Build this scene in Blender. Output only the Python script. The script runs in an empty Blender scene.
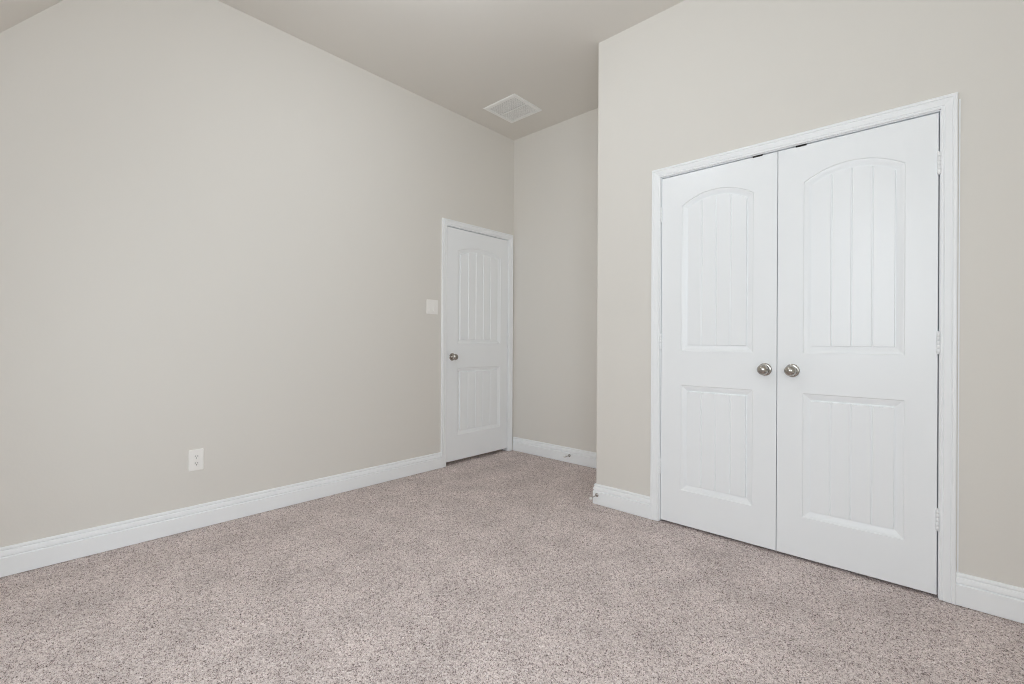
import bpy, math, random
import numpy as np

sc = bpy.context.scene
C = sc.collection
random.seed(7)
RNG = np.random.default_rng(11)

# ------------------------------------------------------------------ room measures (metres)
H = 3.0526            # flat ceiling
YF, YC, XC = 4.0, 3.2607, 1.4298      # far wall, closet wall, outside corner of the closet wall
XR, YB, YK, XD = 4.0, -1.0, -0.17, 1.2  # right wall, dormer back wall, knee wall, dormer cheek
SL_Y, SL_K = 1.061, 1.26              # sloped ceiling: where it leaves the flat part, its steepness

# ------------------------------------------------------------------ camera
cam = bpy.data.cameras.new('camera')
cam.sensor_fit = 'HORIZONTAL'
cam.sensor_width = 36.0
cam.lens = 468.14 / 1024 * 36.0
cam.shift_y = -1.36 / 1024
cam.clip_start = 0.02
cam_o = bpy.data.objects.new('camera', cam)
C.objects.link(cam_o)
from mathutils import Matrix, Vector
yaw, pitch, roll = 0.7439, 0.0006, 0.0052
fwd = Vector((-math.sin(yaw) * math.cos(pitch), math.cos(yaw) * math.cos(pitch), math.sin(pitch)))
rgt = Vector((math.cos(yaw), math.sin(yaw), 0))
upv = rgt.cross(fwd)
r2 = rgt * math.cos(roll) + upv * math.sin(roll)
u2 = -rgt * math.sin(roll) + upv * math.cos(roll)
m = Matrix((r2, u2, -fwd)).transposed().to_4x4()
m.translation = Vector((3.1208, 0.5939, 1.0734))
cam_o.matrix_world = m
sc.camera = cam_o

# ------------------------------------------------------------------ colour, world, lights
sc.view_settings.view_transform = 'Standard'
sc.view_settings.look = 'None'
sc.view_settings.gamma = 1.0
sc.view_settings.use_curve_mapping = False
sc.view_settings.exposure = 0.035
sc.cycles.use_denoising = True
sc.cycles.denoising_prefilter = 'NONE'
sc.cycles.use_adaptive_sampling = False
sc.cycles.filter_width = 1.0
sc.cycles.max_bounces = 16
sc.cycles.diffuse_bounces = 12

world = bpy.data.worlds.new('daylight')
sc.world = world
world.use_nodes = True
bg = world.node_tree.nodes['Background']
bg.inputs['Color'].default_value = (0.86, 0.93, 1.0, 1)
bg.inputs['Strength'].default_value = 0.6


def area(name, loc, aim, sx, sy, watts, col):
    l = bpy.data.lights.new(name, 'AREA')
    l.shape = 'RECTANGLE'
    l.size, l.size_y = sx, sy
    l.energy = watts
    l.color = col
    o = bpy.data.objects.new(name, l)
    o.location = loc
    o.rotation_euler = (Vector(aim) - Vector(loc)).to_track_quat('-Z', 'Y').to_euler()
    C.objects.link(o)
    return o


W1 = (2.05, 3.0, 0.9, 2.7)          # dormer window: x0, x1, z0, z1
W2 = (-0.5, 0.8, 0.8, 2.2)             # right wall window, unseen, added to light the room: y0, y1, z0, z1
LAMP = (1.5, 1.8)                      # ceiling light, added out of view
DAY = (0.845, 0.935, 1.0)
area('daylight_dormer_window', ((W1[0] + W1[1]) / 2, YB - 0.10, (W1[2] + W1[3]) / 2),
     ((W1[0] + W1[1]) / 2, 5, (W1[2] + W1[3]) / 2), W1[1] - W1[0], W1[3] - W1[2], 40, DAY)
area('added_side_window_light', (XR + 0.03, (W2[0] + W2[1]) / 2, (W2[2] + W2[3]) / 2),
     (-5, (W2[0] + W2[1]) / 2, (W2[2] + W2[3]) / 2), W2[1] - W2[0], W2[3] - W2[2], 36, DAY)  # added light for the unseen side window, evens out the walls
pl = bpy.data.lights.new('added_ceiling_bulb', 'POINT')  # added lamp out of view, lights the walls from above
pl.energy = 10.6
pl.shadow_soft_size = 0.06
pl.color = (0.90, 0.952, 1.0)
po = bpy.data.objects.new('added_ceiling_bulb', pl)
po.location = (*LAMP, 2.72)
C.objects.link(po)

area('added_hall_light', (-0.6, 3.5, 2.9), (-0.6, 3.5, 0), 0.3, 0.3, 1.5, (1.0, 0.98, 0.95))  # added unseen light for the carpet under the single door


# ------------------------------------------------------------------ materials
def new_mat(name, color, rough=0.6, metal=0.0, bump=None, var=None, spec=0.5):
    m = bpy.data.materials.new(name)
    m.use_nodes = True
    nt = m.node_tree
    b = nt.nodes['Principled BSDF']
    b.inputs['Base Color'].default_value = (*color, 1)
    b.inputs['Roughness'].default_value = rough
    b.inputs['Metallic'].default_value = metal
    b.inputs['Specular IOR Level'].default_value = spec
    tc = nt.nodes.new('ShaderNodeTexCoord')
    if var:
        sca, amt = var
        n = nt.nodes.new('ShaderNodeTexNoise')
        n.inputs['Scale'].default_value = sca
        n.inputs['Detail'].default_value = 3
        nt.links.new(tc.outputs['Object'], n.inputs['Vector'])
        mx = nt.nodes.new('ShaderNodeMix')
        mx.data_type = 'RGBA'
        mx.inputs['A'].default_value = (*[c * (1 - amt) for c in color], 1)
        mx.inputs['B'].default_value = (*[min(1, c * (1 + amt)) for c in color], 1)
        nt.links.new(n.outputs['Fac'], mx.inputs['Factor'])
        nt.links.new(mx.outputs['Result'], b.inputs['Base Color'])
    if bump:
        sca, strength, dist = bump
        n = nt.nodes.new('ShaderNodeTexNoise')
        n.inputs['Scale'].default_value = sca
        n.inputs['Detail'].default_value = 3
        nt.links.new(tc.outputs['Object'], n.inputs['Vector'])
        bp = nt.nodes.new('ShaderNodeBump')
        bp.inputs['Strength'].default_value = strength
        bp.inputs['Distance'].default_value = dist
        nt.links.new(n.outputs['Fac'], bp.inputs['Height'])
        nt.links.new(bp.outputs['Normal'], b.inputs['Normal'])
    return m


def lin(r, g, b):
    f = lambda c: (c / 255 / 12.92) if c / 255 <= 0.04045 else ((c / 255 + 0.055) / 1.055) ** 2.4
    return (f(r), f(g), f(b))


M_WALL = new_mat('greige_wall_paint', lin(226.5, 223, 217.2), 0.75, bump=(90, 0.12, 0.002), spec=0.25)
M_CEIL = new_mat('greige_ceiling_paint', lin(226.5, 223, 217.2), 0.85, bump=(70, 0.15, 0.002), spec=0.15)
M_TRIM = new_mat('white_semigloss_trim', lin(246, 248, 250), 0.35, spec=0.3)
M_DOOR = new_mat('white_semigloss_door', lin(246, 248.5, 251), 0.27, spec=0.35, bump=(240, 0.05, 0.0006))
M_NICKEL = new_mat('satin_nickel', lin(182, 178, 172), 0.17, metal=1.0)
M_BRONZE = new_mat('dark_metal', lin(40, 38, 36), 0.45, metal=0.6)
M_PLATE = new_mat('white_plastic', lin(247, 245, 242), 0.4)
M_SLOT = new_mat('dark_slot', lin(45, 43, 42), 0.7)
M_VENT = new_mat('white_enamel', lin(247, 247, 245), 0.45)
M_DUCT = new_mat('duct_shade_slab_grey', lin(105, 103, 99), 0.7)
M_RUBBER = new_mat('white_rubber', lin(232, 230, 226), 0.6)

# carpet: flecked yarn
M_CARPET = bpy.data.materials.new('flecked_carpet_yarn')
M_CARPET.use_nodes = True
nt = M_CARPET.node_tree
pb = nt.nodes['Principled BSDF']
pb.inputs['Roughness'].default_value = 0.95
pb.inputs['Specular IOR Level'].default_value = 0.1
tc = nt.nodes.new('ShaderNodeTexCoord')
vo = nt.nodes.new('ShaderNodeTexVoronoi')
vo.inputs['Scale'].default_value = 400
nz = nt.nodes.new('ShaderNodeTexNoise')
nz.inputs['Scale'].default_value = 4.5
nz.inputs['Detail'].default_value = 4
nt.links.new(tc.outputs['Object'], vo.inputs['Vector'])
nt.links.new(tc.outputs['Object'], nz.inputs['Vector'])
sep = nt.nodes.new('ShaderNodeSeparateColor')
nt.links.new(vo.outputs['Color'], sep.inputs['Color'])
ramp = nt.nodes.new('ShaderNodeValToRGB')
cr = ramp.color_ramp
cr.interpolation = 'LINEAR'
stops = [(0.0, (92, 80, 78)), (0.18, (158, 143, 140)), (0.4, (214, 200, 197)), (0.75, (232, 219, 216)), (1.0, (248, 240, 237))]
cr.elements[0].position, cr.elements[0].color = stops[0][0], (*lin(*stops[0][1]), 1)
cr.elements[1].position, cr.elements[1].color = stops[-1][0], (*lin(*stops[-1][1]), 1)
for p, c in stops[1:-1]:
    e = cr.elements.new(p)
    e.color = (*lin(*c), 1)
vb = nt.nodes.new('ShaderNodeTexVoronoi')
vb.inputs['Scale'].default_value = 150
nt.links.new(tc.outputs['Object'], vb.inputs['Vector'])
sepb = nt.nodes.new('ShaderNodeSeparateColor')
nt.links.new(vb.outputs['Color'], sepb.inputs['Color'])
m1 = nt.nodes.new('ShaderNodeMath')
m1.operation = 'MULTIPLY_ADD'
nt.links.new(sepb.outputs['Green'], m1.inputs[0])
m1.inputs[1].default_value = 0.38
m1.inputs[2].default_value = -0.06
m2 = nt.nodes.new('ShaderNodeMath')
m2.operation = 'MULTIPLY_ADD'
nt.links.new(sep.outputs['Red'], m2.inputs[0])
m2.inputs[1].default_value = 0.74
nt.links.new(m1.outputs[0], m2.inputs[2])
nt.links.new(m2.outputs[0], ramp.inputs['Fac'])
mr = nt.nodes.new('ShaderNodeMapRange')
mr.inputs['From Min'].default_value = 0.3
mr.inputs['From Max'].default_value = 0.7
mr.inputs['To Min'].default_value = 0.87
mr.inputs['To Max'].default_value = 1.06
nt.links.new(nz.outputs['Fac'], mr.inputs['Value'])
mul = nt.nodes.new('ShaderNodeVectorMath')
mul.operation = 'SCALE'
nt.links.new(ramp.outputs['Color'], mul.inputs[0])
nt.links.new(mr.outputs['Result'], mul.inputs['Scale'])
nt.links.new(mul.outputs['Vector'], pb.inputs['Base Color'])

# window glass: clear with a faint reflection
M_GLASS = bpy.data.materials.new('window_glass')
M_GLASS.use_nodes = True
nt = M_GLASS.node_tree
nt.nodes.remove(nt.nodes['Principled BSDF'])
tr = nt.nodes.new('ShaderNodeBsdfTransparent')
gl = nt.nodes.new('ShaderNodeBsdfGlossy')
gl.inputs['Roughness'].default_value = 0.02
mxs = nt.nodes.new('ShaderNodeMixShader')
mxs.inputs['Fac'].default_value = 0.06
nt.links.new(tr.outputs[0], mxs.inputs[1])
nt.links.new(gl.outputs[0], mxs.inputs[2])
nt.links.new(mxs.outputs[0], nt.nodes['Material Output'].inputs['Surface'])


# ------------------------------------------------------------------ mesh helpers
class MB:
    """collects faces for one mesh object; every point goes through self.f first"""

    def __init__(self, f=None):
        self.v, self.fc, self.sm = [], [], []
        self.f = f or (lambda p: p)

    def p(self, *q):
        self.v.append(tuple(self.f(q)))
        return len(self.v) - 1

    def face(self, idx, smooth=False):
        self.fc.append(tuple(idx))
        self.sm.append(smooth)

    def poly(self, pts, smooth=False):
        self.face([self.p(*q) for q in pts], smooth)

    def box(self, x0, x1, y0, y1, z0, z1, bev=0.0):
        if bev <= 0:
            a = [self.p(x, y, z) for x in (x0, x1) for y in (y0, y1) for z in (z0, z1)]
            for q in ((0, 1, 3, 2), (4, 6, 7, 5), (0, 4, 5, 1), (2, 3, 7, 6), (0, 2, 6, 4), (1, 5, 7, 3)):
                self.face([a[i] for i in q])
            return
        # chamfered box
        b = bev
        P = {}
        for i, x in enumerate((x0, x1)):
            for j, y in enumerate((y0, y1)):
                for k, z in enumerate((z0, z1)):
                    s = (1 if i == 0 else -1, 1 if j == 0 else -1, 1 if k == 0 else -1)
                    P[i, j, k, 0] = self.p(x, y + b * s[1], z + b * s[2])
                    P[i, j, k, 1] = self.p(x + b * s[0], y, z + b * s[2])
                    P[i, j, k, 2] = self.p(x + b * s[0], y + b * s[1], z)
        for i in (0, 1):
            self.face([P[i, 0, 0, 0], P[i, 1, 0, 0], P[i, 1, 1, 0], P[i, 0, 1, 0]])
            self.face([P[0, i, 0, 1], P[1, i, 0, 1], P[1, i, 1, 1], P[0, i, 1, 1]])
            self.face([P[0, 0, i, 2], P[1, 0, i, 2], P[1, 1, i, 2], P[0, 1, i, 2]])
        for j in (0, 1):
            for k in (0, 1):
                self.face([P[0, j, k, 1], P[1, j, k, 1], P[1, j, k, 2], P[0, j, k, 2]])
                self.face([P[j, 0, k, 0], P[j, 1, k, 0], P[j, 1, k, 2], P[j, 0, k, 2]])
                self.face([P[j, k, 0, 0], P[j, k, 1, 0], P[j, k, 1, 1], P[j, k, 0, 1]])
        for i in (0, 1):
            for j in (0, 1):
                for k in (0, 1):
                    self.face([P[i, j, k, 0], P[i, j, k, 1], P[i, j, k, 2]])

    def prism(self, plan, z0, z1):
        n = len(plan)
        a = [self.p(x, y, z0) for x, y in plan]
        b = [self.p(x, y, z1) for x, y in plan]
        self.face(a[::-1])
        self.face(b)
        for i in range(n):
            j = (i + 1) % n
            self.face((a[i], a[j], b[j], b[i]))

    def sweep(self, sections, closed=False, caps=True):
        """sections: list of equal-length point lists, joined in order"""
        ids = [[self.p(*q) for q in s] for s in sections]
        n = len(ids[0])
        for a, b in zip(ids, ids[1:]):
            for i in range(n if closed else n - 1):
                j = (i + 1) % n
                self.face((a[i], a[j], b[j], b[i]))
        if caps:
            self.face(ids[0][::-1])
            self.face(ids[-1])

    def lathe(self, prof, n=32, o=(0, 0, 0), ax=(0, 0, 1), smooth=True):
        """prof: (radius, distance along axis)"""
        ax = Vector(ax).normalized()
        t = Vector((1, 0, 0)) if abs(ax.x) < 0.9 else Vector((0, 1, 0))
        e1 = ax.cross(t).normalized()
        e2 = ax.cross(e1)
        o = Vector(o)
        rings = []
        for r, h in prof:
            if r <= 1e-6:
                rings.append([self.p(*(o + ax * h))])
            else:
                rings.append([self.p(*(o + ax * h + (e1 * math.cos(2 * math.pi * k / n) + e2 * math.sin(2 * math.pi * k / n)) * r)) for k in range(n)])
        for a, b in zip(rings, rings[1:]):
            for k in range(n):
                k2 = (k + 1) % n
                if len(a) == 1 and len(b) == 1:
                    continue
                if len(a) == 1:
                    self.face((a[0], b[k], b[k2]), smooth)
                elif len(b) == 1:
                    self.face((a[k], a[k2], b[0]), smooth)
                else:
                    self.face((a[k], a[k2], b[k2], b[k]), smooth)

    def build(self, name, mat, parent=None, fix=True):
        me = bpy.data.meshes.new(name)
        me.from_pydata(self.v, [], self.fc)
        me.polygons.foreach_set('use_smooth', self.sm)
        me.materials.append(mat)
        if fix:
            import bmesh
            bm = bmesh.new()
            bm.from_mesh(me)
            bmesh.ops.remove_doubles(bm, verts=bm.verts, dist=1e-6)
            bmesh.ops.recalc_face_normals(bm, faces=bm.faces)
            bm.to_mesh(me)
            bm.free()
        me.update()
        o = bpy.data.objects.new(name, me)
        C.objects.link(o)
        if parent is not None:
            o.parent = parent
            o.matrix_parent_inverse = parent.matrix_world.inverted()
        return o


def tag(o, label=None, cat=None, group=None, kind=None):
    if label:
        o['label'] = label
    if cat:
        o['category'] = cat
    if group:
        o['group'] = group
    if kind:
        o['kind'] = kind
    return o


def empty(name, loc, label, cat, group=None, kind=None):
    o = bpy.data.objects.new(name, None)
    o.empty_display_size = 0.05
    o.location = loc
    C.objects.link(o)
    o.matrix_world = Matrix.Translation(loc)
    return tag(o, label, cat, group, kind)


def structure(mb, name, mat, label, cat):
    return tag(mb.build(name, mat), label, cat, kind='structure')


# ------------------------------------------------------------------ openings
GAP, GAPT, REV, CW = 0.004, 0.006, 0.004, 0.051     # gap round a leaf, casing reveal, casing width
JT = 0.018                             # jamb thickness
CL0, CL1, CLM = 1.881, 3.105, 2.4995   # closet leaves: left edge, right edge, meeting line
LZ0, LZ1 = 0.012, 2.0455                # closet leaf bottom / top
DY0, DY1 = 3.160, 3.922                # bedroom door leaf along the left wall
DZ0, DZ1 = 0.030, 2.0495
T = 0.12                               # wall thickness
oc0, oc1, ocz = CL0 - GAP - JT, CL1 + GAP + JT, LZ1 + GAPT + JT
od0, od1, odz = DY0 - GAP - JT, DY1 + GAP + JT, DZ1 + GAPT + JT

# ------------------------------------------------------------------ shell
# floor: a real cut-pile surface of small tufts
cell = 0.0032
gx0, gx1, gy0, gy1 = -0.42, XR, -0.2, YF
nx, ny = int((gx1 - gx0) / cell), int((gy1 - gy0) / cell)
xs = np.linspace(gx0, gx1, nx)
ys = np.linspace(gy0, gy1, ny)
X, Y = np.meshgrid(xs, ys)
Z = RNG.random((ny, nx))
Z = 0.72 * Z + 0.28 * 0.25 * (np.roll(Z, 1, 0) + np.roll(Z, -1, 0) + np.roll(Z, 1, 1) + np.roll(Z, -1, 1))
X = X + (RNG.random((ny, nx)) - .5) * cell * 0.7
Y = Y + (RNG.random((ny, nx)) - .5) * cell * 0.7
Z = -0.0070 + 0.0070 * Z
X = np.clip(X, gx0, gx1)
co = np.stack([X, Y, Z], -1).reshape(-1, 3).astype(np.float32)
i = np.arange(ny * nx).reshape(ny, nx)
quads = np.stack([i[:-1, :-1], i[:-1, 1:], i[1:, 1:], i[1:, :-1]], -1).reshape(-1, 4).astype(np.int32)
me = bpy.data.meshes.new('floor')
me.vertices.add(len(co))
me.vertices.foreach_set('co', co.ravel())
me.loops.add(quads.size)
me.loops.foreach_set('vertex_index', quads.ravel())
me.polygons.add(len(quads))
me.polygons.foreach_set('loop_start', np.arange(0, quads.size, 4, dtype=np.int32))
me.polygons.foreach_set('use_smooth', np.ones(len(quads), dtype=bool))
me.update(calc_edges=True)
me.materials.append(M_CARPET)
floor = bpy.data.objects.new('floor', me)
C.objects.link(floor)
tag(floor, 'flecked greige cut pile carpet covering the whole bedroom floor', 'floor', kind='structure')

mb = MB()
mb.box(-1.2, XR + T, YB - T, YF + T, -0.12, -0.012)
structure(mb, 'floor_slab', M_DUCT, 'grey subfloor slab under the carpet', 'floor')

mb = MB()
mb.box(-1.2, XR + T, SL_Y, YF + T, H, H + 0.1)
mb.box(XD, XR + T, YB - T, SL_Y, H, H + 0.1)
structure(mb, 'ceiling', M_CEIL, 'flat greige painted ceiling above the room', 'ceiling')

zk = H + SL_K * (YK - SL_Y)
mb = MB()
mb.sweep([[(x, SL_Y, H), (x, YK - T, zk - SL_K * T), (x, YK - T, zk - SL_K * T + 0.16), (x, SL_Y, H + 0.16)] for x in (-T, XD)], closed=True)
structure(mb, 'ceiling_slope', M_CEIL, 'steep sloped piece of ceiling in the top left corner', 'ceiling')

mb = MB()
mb.box(-T, 0, YK - T, od0, -0.012, H)
mb.box(-T, 0, od1, YF + T, -0.012, H)
mb.box(-T, 0, od0, od1, odz, H)
structure(mb, 'wall_left', M_WALL, 'long greige wall with outlet, switch and the single door', 'wall')

mb = MB()
mb.box(0, XR + T, YF, YF + T, -0.012, H)
structure(mb, 'wall_far', M_WALL, 'narrow greige wall at the far end of the recess', 'wall')

R = 0.008
arc = [(XC + R - R * math.cos(a), YC + R - R * math.sin(a)) for a in [k * math.pi / 12 for k in range(7)]]
mb = MB()
mb.prism([(XC, YF)] + arc + [(oc0, YC), (oc0, YC + T), (XC + T, YC + T), (XC + T, YF)], -0.012, H)
mb.box(oc1, XR + T, YC, YC + T, -0.012, H)
mb.box(oc0, oc1, YC, YC + T, ocz, H)
structure(mb, 'wall_closet', M_WALL, 'greige wall holding the white double closet doors', 'wall')

mb = MB()
y0, y1, z0, z1 = W2
mb.box(XR, XR + T, YB - T, y0, -0.012, H)
mb.box(XR, XR + T, y1, YC, -0.012, H)
mb.box(XR, XR + T, y0, y1, -0.012, z0)
mb.box(XR, XR + T, y0, y1, z1, H)
structure(mb, 'wall_right', M_WALL, 'greige wall on the right with an added window', 'wall')

mb = MB()
x0, x1, z0, z1 = W1
mb.box(XD - T, x0, YB - T, YB, -0.012, H)
mb.box(x1, XR + T, YB - T, YB, -0.012, H)
mb.box(x0, x1, YB - T, YB, -0.012, z0)
mb.box(x0, x1, YB - T, YB, z1, H)
structure(mb, 'wall_back', M_WALL, 'greige dormer wall with a window behind the viewer', 'wall')

mb = MB()
mb.box(-T, XD, YK - T, YK, -0.012, zk)
mb.box(XD - T, XD, YB, YK - T, -0.012, zk + 0.02)
a = [(YB, zk + 0.02 - 0.2), (YK, zk), (SL_Y, H), (SL_Y, H + 0.02), (YB, H + 0.02)]
mb.sweep([[(x, y, z) for y, z in a] for x in (XD - 0.03, XD)], closed=True)
structure(mb, 'wall_knee', M_WALL, 'low greige knee wall and dormer cheek', 'wall')

# closet inside and the hall behind the single door, closed, the closet unlit
mb = MB()
mb.box(oc0 - 0.12, oc1 + 0.12, YF - 0.02, YF, 0, 2.4)
mb.box(oc1 + 0.10, oc1 + 0.12, YC + T, YF - 0.02, 0, 2.4)
mb.box(XC + T, oc1 + 0.12, YC + T, YF - 0.02, 2.4, 2.42)
structure(mb, 'wall_inside_closet', M_WALL, 'closet interior behind the double doors', 'wall')
mb = MB()
mb.box(-1.2, -1.18, od0 - 0.22, YF + T, -0.012, H)
mb.box(-1.2, -T, od0 - 0.22, od0 - 0.2, -0.012, H)
mb.box(-1.2, -T, YF + T - 0.02, YF + T, -0.012, H)
structure(mb, 'wall_hall', M_WALL, 'hall walls behind the single door', 'wall')

# ------------------------------------------------------------------ windows out of view
def make_window(name, f, w0, w1, z0, z1, label):
    """f maps (along the wall, depth outward, height)"""
    e = empty(name, f(((w0 + w1) / 2, 0, z0)), label, 'window', kind='structure')
    fr = MB(f)
    for a, b, c, d in ((w0, w0 + .05, z0, z1), (w1 - .05, w1, z0, z1), (w0 + .05, w1 - .05, z0, z0 + .05), (w0 + .05, w1 - .05, z1 - .05, z1)):
        fr.box(a, b, 0.02, 0.08, c, d, 0.004)
    fr.box(w0 + .05, w1 - .05, 0.03, 0.07, (z0 + z1) / 2 - .02, (z0 + z1) / 2 + .02, 0.004)
    fr.build('window_frame', M_TRIM, e)
    g = MB(f)
    g.box(w0 + .05, w1 - .05, 0.048, 0.052, z0 + .05, z1 - .05)
    g.build('window_pane', M_GLASS, e)
    s = MB(f)
    s.box(w0 - .04, w1 + .04, -0.04, 0.02, z0 - .025, z0, 0.005)
    s.build('window_sill', M_TRIM, e)


make_window('window_1', lambda p: (p[0], YB - p[1], p[2]), *W1, 'white framed window in the dormer wall')
make_window('added_window_2', lambda p: (XR + p[1], p[0], p[2]), *W2, 'unseen white framed window added in the right wall for light')

# unseen ceiling light added to light the room: metal canopy and frosted bowl
M_FROST = bpy.data.materials.new('frosted_bowl_glass')
M_FROST.use_nodes = True
nt = M_FROST.node_tree
nt.nodes.remove(nt.nodes['Principled BSDF'])
tr = nt.nodes.new('ShaderNodeBsdfTransparent')
tl = nt.nodes.new('ShaderNodeBsdfTranslucent')
mxs = nt.nodes.new('ShaderNodeMixShader')
mxs.inputs['Fac'].default_value = 0.1
nt.links.new(tr.outputs[0], mxs.inputs[1])
nt.links.new(tl.outputs[0], mxs.inputs[2])
nt.links.new(mxs.outputs[0], nt.nodes['Material Output'].inputs['Surface'])
e = empty('added_ceiling_light', (*LAMP, H), 'unseen added ceiling light with a frosted bowl', 'ceiling light', kind='structure')
k = MB()
k.lathe([(0, 0), (0.07, 0), (0.07, 0.012), (0.055, 0.022), (0.012, 0.030), (0.010, 0.035), (0.010, 0.20), (0.02, 0.205), (0.02, 0.235), (0, 0.235)], 32, (*LAMP, H), (0, 0, -1))
k.build('canopy', M_NICKEL, e)
k = MB()
k.lathe([(0.17, 0.27), (0.166, 0.31), (0.148, 0.35), (0.115, 0.385), (0.07, 0.405), (0.03, 0.413), (0, 0.415)], 40, (*LAMP, H), (0, 0, -1))
k.build('lamp_shade', M_FROST, e)

# ------------------------------------------------------------------ baseboards
HB = 0.131
BB = [(0.0, 0.0), (0.0145, 0.0), (0.0145, 0.082), (0.0130, 0.0840), (0.0075, 0.0860), (0.0075, 0.0885), (0.0135, 0.0925),
      (0.0130, 0.099), (0.0115, 0.106), (0.0095, 0.112), (0.0065, 0.1145), (0.0065, 0.1165), (0.0094, 0.1190), (0.0088, 0.1245),
      (0.0072, 0.1285), (0.0045, 0.1305), (0.0, HB)]


def baseboard(name, fs, label):
    """fs: list of functions (proud, height) -> point, one per section"""
    mb = MB()
    mb.sweep([[f(v, z) for v, z in BB] for f in fs])
    return structure(mb, name, M_TRIM, label, 'baseboard')


cl_out0, cl_out1 = CL0 - GAP - REV - CW, CL1 + GAP + REV + CW
d_out0, d_out1 = DY0 - GAP - REV - CW, DY1 + GAP + REV + CW
baseboard('baseboard_left', [lambda v, z: (v, YK, z), lambda v, z: (v, d_out0, z)],
          'white baseboard along the long left wall up to the single door')
baseboard('baseboard_far', [lambda v, z: (0.016, YF - v, z), lambda v, z: (XC - v, YF - v, z), lambda v, z: (XC - v, YC - v, z), lambda v, z: (cl_out0, YC - v, z)],
          'white baseboard around the recess and the outside corner left of the closet')
baseboard('baseboard_right', [lambda v, z: (cl_out1, YC - v, z), lambda v, z: (XR - v, YC - v, z), lambda v, z: (XR - v, YB, z)],
          'white baseboard to the right of the closet doors')

# ------------------------------------------------------------------ casings and jambs
CAS = [(0.0, 0.0), (0.0, 0.0090), (0.0020, 0.0105), (0.0075, 0.0110), (0.0095, 0.0090), (0.0125, 0.0125), (0.0335, 0.0152), (0.0360, 0.0128),
       (0.0395, 0.0168), (0.0480, 0.0176), (CW, 0.0145), (CW, 0.0)]


def casing(name, f, w0, w1, zt, label, depth):
    """f maps (along wall, proud of the wall, height); opening edges w0, w1, zt are the leaf edges"""
    e = empty(name, f(((w0 + w1) / 2, 0, 0)), label, 'door trim', kind='structure')
    a0, a1, at = w0 - GAP - REV, w1 + GAP + REV, zt + GAPT + REV
    mb = MB(f)
    mb.sweep([[(a0 - u, v, 0) for u, v in CAS], [(a0 - u, v, at + u) for u, v in CAS],
              [(a1 + u, v, at + u) for u, v in CAS], [(a1 + u, v, 0) for u, v in CAS]])
    mb.build('casing', M_TRIM, e)
    j = MB(f)
    b0, b1, bt = w0 - GAP, w1 + GAP, zt + GAPT
    for q in ((b0 - JT, b0, 0, bt + JT), (b1, b1 + JT, 0, bt + JT), (b0, b1, bt, bt + JT)):
        j.box(q[0], q[1], -depth, 0.0005, q[2], q[3], 0.0012)
    # stop strips behind the leaf
    for q in ((b0, b0 + 0.012, 0, bt), (b1 - 0.012, b1, 0, bt), (b0 + 0.012, b1 - 0.012, bt - 0.012, bt)):
        j.box(q[0], q[1], -0.07, -0.042, q[2], q[3])
    j.build('jamb', M_TRIM, e)
    return e


f_closet = lambda p: (p[0], YC - p[1], p[2])
f_left = lambda p: (p[1], p[0], p[2])
t1 = casing('trim_1', f_closet, CL0, CL1, LZ1, 'white moulded casing around the double closet doors', T)
casing('trim_2', f_left, DY0, DY1, DZ1, 'white moulded casing around the single door by the recess', T)

k = MB(f_closet)
k.box(cl_out1 + 0.003, cl_out1 + 0.0075, 0, 0.0016, HB, LZ1 + 0.035, 0.0005)
k.build('caulk_bead', M_TRIM, t1)['label'] = 'thin white bead along the outer edge'

# ------------------------------------------------------------------ doors
PROF = [(0.0, 0.0), (0.0012, -0.0004), (0.0026, -0.0020), (0.0045, -0.0042), (0.010, -0.0052), (0.018, -0.0074), (0.025, -0.0102),
        (0.030, -0.0126), (0.0330, -0.0134), (0.0365, -0.0134)]
FD, FH = 0.0362, -0.0050          # raised plank field: inset and height


class Panel:
    def __init__(s, u0, u1, w0, w1, rise=0.0):
        s.u0, s.u1, s.w0, s.w1, s.rise = u0, u1, w0, w1, rise
        if rise:
            c = (u1 - u0) / 2
            s.R = (c * c + rise * rise) / (2 * rise)
            s.uc = (u0 + u1) / 2
            s.wc = w1 + rise - s.R

    def top(s, u, d):
        if s.rise:
            return s.wc + math.sqrt(max((s.R - d) ** 2 - (u - s.uc) ** 2, 0))
        return s.w1 - d

    def ring(s, d, n=28):
        a, b = s.u0 + d, s.u1 - d
        k = n if s.rise else 1
        top = [b + (a - b) * t / k for t in range(k + 1)]
        return [(a, s.w0 + d), (b, s.w0 + d)] + [(u, s.top(u, d)) for u in top]


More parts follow.
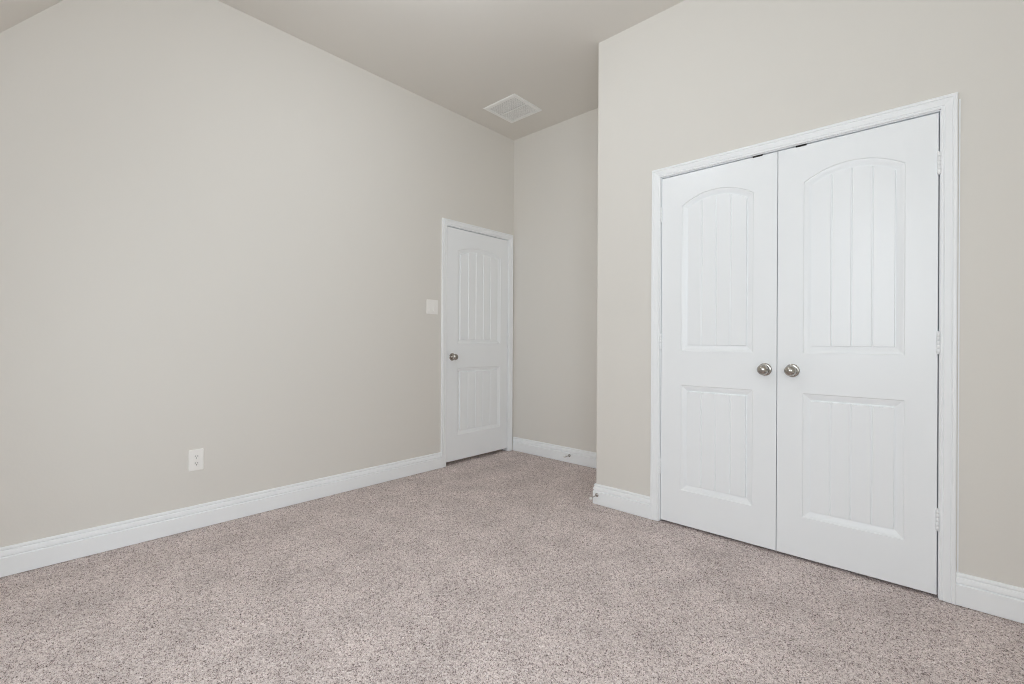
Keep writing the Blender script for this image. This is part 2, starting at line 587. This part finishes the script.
def panel_mesh(f, P, planks):
    mb = MB(f)
    rings = [[mb.p(u, h, w) for u, w in P.ring(d)] for d, h in PROF]
    n = len(rings[0])
    for a, b in zip(rings, rings[1:]):
        for k in range(n):
            k2 = (k + 1) % n
            mb.face((a[k], a[k2], b[k2], b[k]))
    # plank field with V grooves
    a, b = P.u0 + FD + 0.0015, P.u1 - FD - 0.0015
    us = {}
    nseg = 36 if P.rise else planks
    for k in range(nseg + 1):
        us[round(a + (b - a) * k / nseg, 6)] = FH
    g = 0.0042
    for k in range(1, planks):
        c = a + (b - a) * k / planks
        for key in [q for q in us if abs(q - c) < g * 1.2]:
            del us[key]
        us[round(c - g, 6)] = FH
        us[round(c - 0.0006, 6)] = FH - 0.0044
        us[round(c + 0.0006, 6)] = FH - 0.0044
        us[round(c + g, 6)] = FH
    ul = sorted(us)
    bot = [mb.p(u, us[u], P.w0 + FD + 0.0015) for u in ul]
    top = [mb.p(u, us[u], P.top(u, FD + 0.0015)) for u in ul]
    for k in range(len(ul) - 1):
        mb.face((bot[k], bot[k + 1], top[k + 1], top[k]))
    s = lambda u: (P.u0 + FD) + (u - a) / (b - a) * (P.u1 - P.u0 - 2 * FD)
    bo2 = [mb.p(s(u), -0.0135, P.w0 + FD) for u in ul]
    to2 = [mb.p(s(u), -0.0135, P.top(s(u), FD)) for u in ul]
    for k in range(len(ul) - 1):
        mb.face((bo2[k], bo2[k + 1], bot[k + 1], bot[k]))
        mb.face((top[k], top[k + 1], to2[k + 1], to2[k]))
    mb.face((bo2[0], bot[0], top[0], to2[0]))
    mb.face((bot[-1], bo2[-1], to2[-1], top[-1]))
    return mb


def leaf_mesh(f, W, Hh, A, B):
    """A upper arched panel, B lower panel; face at depth 0, 35 mm thick"""
    mb = MB(f)
    e = 0.0015
    q = lambda a, b, c, d: mb.poly([(a, 0, c), (b, 0, c), (b, 0, d), (a, 0, d)])
    q(e, A.u0, e, Hh - e)
    q(A.u1, W - e, e, Hh - e)
    q(A.u0, A.u1, e, B.w0)
    q(A.u0, A.u1, B.w1, A.w0)
    ar = A.ring(0)[2:]
    for (u1_, w1_), (u2_, w2_) in zip(ar, ar[1:]):
        mb.poly([(u1_, 0, w1_), (u1_, 0, Hh - e), (u2_, 0, Hh - e), (u2_, 0, w2_)])
    D = -0.035
    o = [(e, 0, e), (W - e, 0, e), (W - e, 0, Hh - e), (e, 0, Hh - e)]
    r = [(0, -e, 0), (W, -e, 0), (W, -e, Hh), (0, -e, Hh)]
    bk = [(0, D, 0), (W, D, 0), (W, D, Hh), (0, D, Hh)]
    for k in range(4):
        k2 = (k + 1) % 4
        mb.poly([o[k], o[k2], r[k2], r[k]])
        mb.poly([r[k], r[k2], bk[k2], bk[k]])
    mb.poly(bk[::-1])
    return mb


def knob_part(f, u, w, parent, label=None):
    e = MB(f)
    e.lathe([(0, 0), (0.0325, 0), (0.0328, 0.002), (0.0322, 0.0045), (0.0300, 0.0065), (0.0265, 0.0075), (0.0225, 0.0080), (0.0165, 0.0085)], 40, (u, 0, w), (0, 1, 0))
    ro = e.build('rosette', M_NICKEL, None)
    k = MB(f)
    pr = [(0.0165, 0.0085), (0.0130, 0.0105), (0.0115, 0.0140), (0.0112, 0.0190), (0.0125, 0.0225)]
    for t in range(0, 15):
        a = math.radians(205 - 180 * 0 - t * (205 - 0) / 14)
        # slightly flattened ball, its centre 43 mm out
        r_, h_ = 0.0268 * math.sin(math.radians(152 - t * 152 / 14)), 0.0435 - 0.0 + 0.0225 * math.cos(math.radians(152 - t * 152 / 14))
        pr.append((max(r_, 0.0), h_))
    k.lathe(pr, 40, (u, 0, w), (0, 1, 0))
    kn = k.build('door_knob', M_NICKEL, parent)
    ro.parent = kn
    kn.matrix_parent_inverse = parent.matrix_world.inverted()
    kn['label'] = label or 'satin nickel round knob'
    return kn


def hinge_part(f, u, w, parent, side):
    """white painted butt hinge; knuckle stands in front of the gap; side = +1 when the leaf lies at smaller u"""
    k = MB(f)
    h = 0.089
    seg = h / 5
    for t in range(5):
        a, b = t * seg + 0.0004, (t + 1) * seg - 0.0004
        k.lathe([(0, a), (0.0052, a), (0.0060, a + 0.0006), (0.0060, b - 0.0006), (0.0052, b), (0, b)], 16, (u, 0.0058, w - h / 2), (0, 0, 1))
    k.lathe([(0.0030, -0.001), (0.0030, h + 0.001)], 12, (u, 0.0058, w - h / 2), (0, 0, 1))
    k.lathe([(0, h + 0.0045), (0.0035, h + 0.004), (0.0050, h + 0.002), (0.0050, h + 0.0002), (0, h)], 16, (u, 0.0058, w - h / 2), (0, 0, 1))
    k.lathe([(0, -0.0040), (0.0035, -0.0035), (0.0045, -0.002), (0.0045, -0.0002), (0, 0)], 16, (u, 0.0058, w - h / 2), (0, 0, 1))
    o = k.build('hinge', M_TRIM, parent)
    p = MB(f)
    p.box(u - 0.0016, u + 0.0016, -0.030, 0.0035, w - h / 2 + 0.0005, w + h / 2 - 0.0005)
    pl = p.build('hinge_plate', M_TRIM, None)
    pl.parent = o
    return o


def door(name, f, a, b, z0, z1, stile, levels, planks, hinge_side, knob_u, label):
    """f maps (along wall, proud, height); leaf spans a..b, z0..z1"""
    e = empty(name, f(((a + b) / 2, -0.0175, z0)), label, 'door', kind='structure')
    W, Hh = b - a, z1 - z0
    sl, sr = stile
    lb, lt, ub, ut, rise = levels
    A = Panel(sl, W - sr, ub - z0, ut - z0, rise)
    B = Panel(sl, W - sr, lb - z0, lt - z0)
    g = lambda p: f((p[0] + a, p[1], p[2] + z0))
    leaf_mesh(g, W, Hh, A, B).build('door_leaf', M_DOOR, e)
    p1 = panel_mesh(g, A, planks).build('door_panel', M_DOOR, e)
    p1['label'] = 'arched upper panel with vertical planks'
    p2 = panel_mesh(g, B, planks).build('door_panel', M_DOOR, e)
    p2['label'] = 'rectangular lower panel with vertical planks'
    knob_part(g, knob_u - a, 0.933 - z0, e)
    hu = (b - a + GAP / 2) if hinge_side > 0 else -GAP / 2
    for hz in (0.331, 1.075, 1.831):
        hinge_part(g, hu, hz - z0, e, hinge_side)
    return e


G2 = 0.0016
CLV = (0.212, 0.824, 1.019, 1.861, 0.064)   # panel levels: lower bottom, lower top, upper bottom, shoulder, arch rise
door('door_1', f_left, DY0, DY1, DZ0, DZ1, (0.120, 0.102), (0.250, 0.834, 1.045, 1.862, 0.046), 5, 1, DY0 + 0.062,
     'white single two-panel door at the end of the left wall')
dl = door('door_2', f_closet, CL0, CLM - G2, LZ0, LZ1, (0.120, 0.1105), CLV, 4, -1, CLM - 0.055,
          'left leaf of the white double closet doors, nearer the corner')
dr = door('door_3', f_closet, CLM + G2, CL1, LZ0, LZ1, (0.1115, 0.105), CLV, 4, 1, CLM + 0.069,
          'right leaf of the white double closet doors')
for e, x in ((dl, 2.405), (dr, 2.602)):
    k = MB(f_closet)
    k.box(x - 0.024, x + 0.024, -0.030, 0.0002, LZ1 - 0.0045, LZ1 + GAPT - 0.0002, 0.0008)
    k.build('ball_catch', M_BRONZE, e)['label'] = 'dark metal catch on the top edge'

# ------------------------------------------------------------------ wall plates
def plate_mesh(f, w, h, d=0.0055):
    mb = MB(f)
    secs = []
    for inset, v in ((0, 0), (0, 0.002), (0.0012, 0.0042), (0.0035, d)):
        a, b = w / 2 - inset, h / 2 - inset
        c = 0.004
        secs.append([(-a + c, v, -b), (a - c, v, -b), (a, v, -b + c), (a, v, b - c), (a - c, v, b), (-a + c, v, b), (-a, v, b - c), (-a, v, -b + c)])
    mb.sweep(secs, closed=True)
    return mb


OUT = (1.339, 0.388)
e = empty('wall_outlet', (0, OUT[0], OUT[1]), 'white duplex power outlet low on the long left wall', 'outlet')
f = lambda p: (p[1], OUT[0] + p[0], OUT[1] + p[2])
plate_mesh(f, 0.074, 0.120).build('cover_plate', M_PLATE, e)
for s in (-1, 1):
    zc = s * 0.0195
    k = MB(f)
    prof = []
    for t in range(24):
        a = 2 * math.pi * t / 24
        prof.append((0.0172 * max(-0.93, min(0.93, math.cos(a) * 1.12)), zc + 0.0150 * max(-0.9, min(0.9, math.sin(a) * 1.15))))
    k.sweep([[(u, 0.005, w) for u, w in prof], [(u, 0.0072, w) for u, w in prof]], closed=True)
    rc = k.build('receptacle', M_PLATE, e)
    sl = MB(f)
    sl.box(-0.0075, -0.0052, 0.0070, 0.0074, zc - 0.001, zc + 0.0075)
    sl.box(0.0052, 0.0075, 0.0070, 0.0074, zc - 0.001, zc + 0.0065)
    sl.lathe([(0, 0.0070), (0.0027, 0.0070), (0.0027, 0.0074), (0, 0.0074)], 14, (0, 0, zc - 0.0078), (0, 1, 0))
    sl.build('slot', M_SLOT, rc)['label'] = 'dark plug slots'
k = MB(f)
k.lathe([(0.0034, 0.0050), (0.0032, 0.0064), (0.002, 0.0068), (0, 0.0069)], 16, (0, 0, 0), (0, 1, 0))
k.build('screw', M_PLATE, e)

SW = (3.005, 1.352)
e = empty('light_switch', (0, SW[0], SW[1]), 'white double light switch on the wall beside the single door', 'light switch')
f = lambda p: (p[1], SW[0] + p[0], SW[1] + p[2])
plate_mesh(f, 0.118, 0.120).build('cover_plate', M_PLATE, e)
for s in (-1, 1):
    uc = s * 0.023
    k = MB(f)
    # bezel and rocker, the upper half pressed in
    k.sweep([[(uc - 0.0165, 0.005, zc), (uc - 0.0165, vz, zc), (uc + 0.0165, vz, zc), (uc + 0.0165, 0.005, zc)] for zc, vz in ((-0.033, 0.0095), (0.0, 0.0072), (0.033, 0.0060))], closed=True)
    k.build('rocker', M_PLATE, e)
    for zz in (-0.048, 0.048):
        k = MB(f)
        k.lathe([(0.0030, 0.0050), (0.0028, 0.0062), (0, 0.0066)], 12, (uc, 0, zz), (0, 1, 0))
        k.build('screw', M_PLATE, e)

# ------------------------------------------------------------------ ceiling register
VX, VY, VS = 0.414, 3.532, 0.357
e = empty('ceiling_vent', (VX, VY, H), 'square white louvered air vent in the ceiling', 'vent')
f = lambda p: (VX + p[0], VY + p[1], H - p[2])
k = MB(f)
secs = []
for d, v in ((0.0, 0.0), (0.0, 0.002), (0.004, 0.007), (0.026, 0.0085), (0.030, 0.0075), (0.032, 0.0015)):
    a = VS / 2 - d
    secs.append([(-a, -a, v), (a, -a, v), (a, a, v), (-a, a, v)])
k.sweep(secs, closed=True, caps=False)
k.build('vent_frame', M_VENT, e)
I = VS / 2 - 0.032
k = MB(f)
k.poly([(-I, -I, 0.0008), (I, -I, 0.0008), (I, I, 0.0008), (-I, I, 0.0008)])  # flat sheet, its grey stands in for shade inside the duct
k.build('duct_shade_sheet', M_DUCT, e)['label'] = 'grey sheet painted as the shaded duct behind the louvers'
k = MB(f)
k.box(-I, I, -0.0045, 0.0045, 0.0012, 0.0085, 0.001)
k.build('centre_bar', M_VENT, e)
for s in (-1, 1):
    k = MB(f)
    n = 11
    for t in range(n):
        c = s * (0.0085 + (t + 0.5) * (I - 0.0085) / n)
        pts = [(c - 0.0042, 0.0040), (c - 0.0040, 0.0030), (c + 0.0040, 0.0042), (c + 0.0038, 0.0052)]
        k.sweep([[(x, y, v) for y, v in pts] for x in (-I, I)], closed=True)
    k.build('louver_bank', M_VENT, e)

# ------------------------------------------------------------------ door stops
def door_stop(x, ywall, z, drop, label):
    e = empty('door_stop', (x, ywall, z), label, 'door stop', 'door stops on the baseboards')
    d = Vector((0, -1, -drop)).normalized()
    o = Vector((x, ywall, z))
    k = MB()
    k.lathe([(0, 0), (0.0125, 0), (0.0125, 0.002), (0.0100, 0.0045), (0.0055, 0.0065), (0.0045, 0.009), (0.0045, 0.010)], 24, o, d)
    k.build('base_flange', M_NICKEL, e)
    k = MB()
    k.lathe([(0.0040, 0.009), (0.0036, 0.030), (0.0036, 0.056), (0.0046, 0.062), (0.0062, 0.065), (0.0062, 0.067), (0, 0.067)], 20, o, d)
    k.build('stem', M_NICKEL, e)
    k = MB()
    k.lathe([(0.0050, 0.0665), (0.0085, 0.067), (0.0092, 0.070), (0.0090, 0.076), (0.0075, 0.080), (0.0045, 0.0825), (0, 0.083)], 20, o, d)
    k.build('bumper', M_RUBBER, e)['label'] = 'pale rubber bumper tip'
    return e


door_stop(0.697, YF - 0.0145, 0.064, 0.0, 'small metal door stop on the baseboard of the far recess wall')
door_stop(1.447, YC - 0.0145, 0.061, 0.05, 'small metal door stop on the baseboard corner left of the closet')
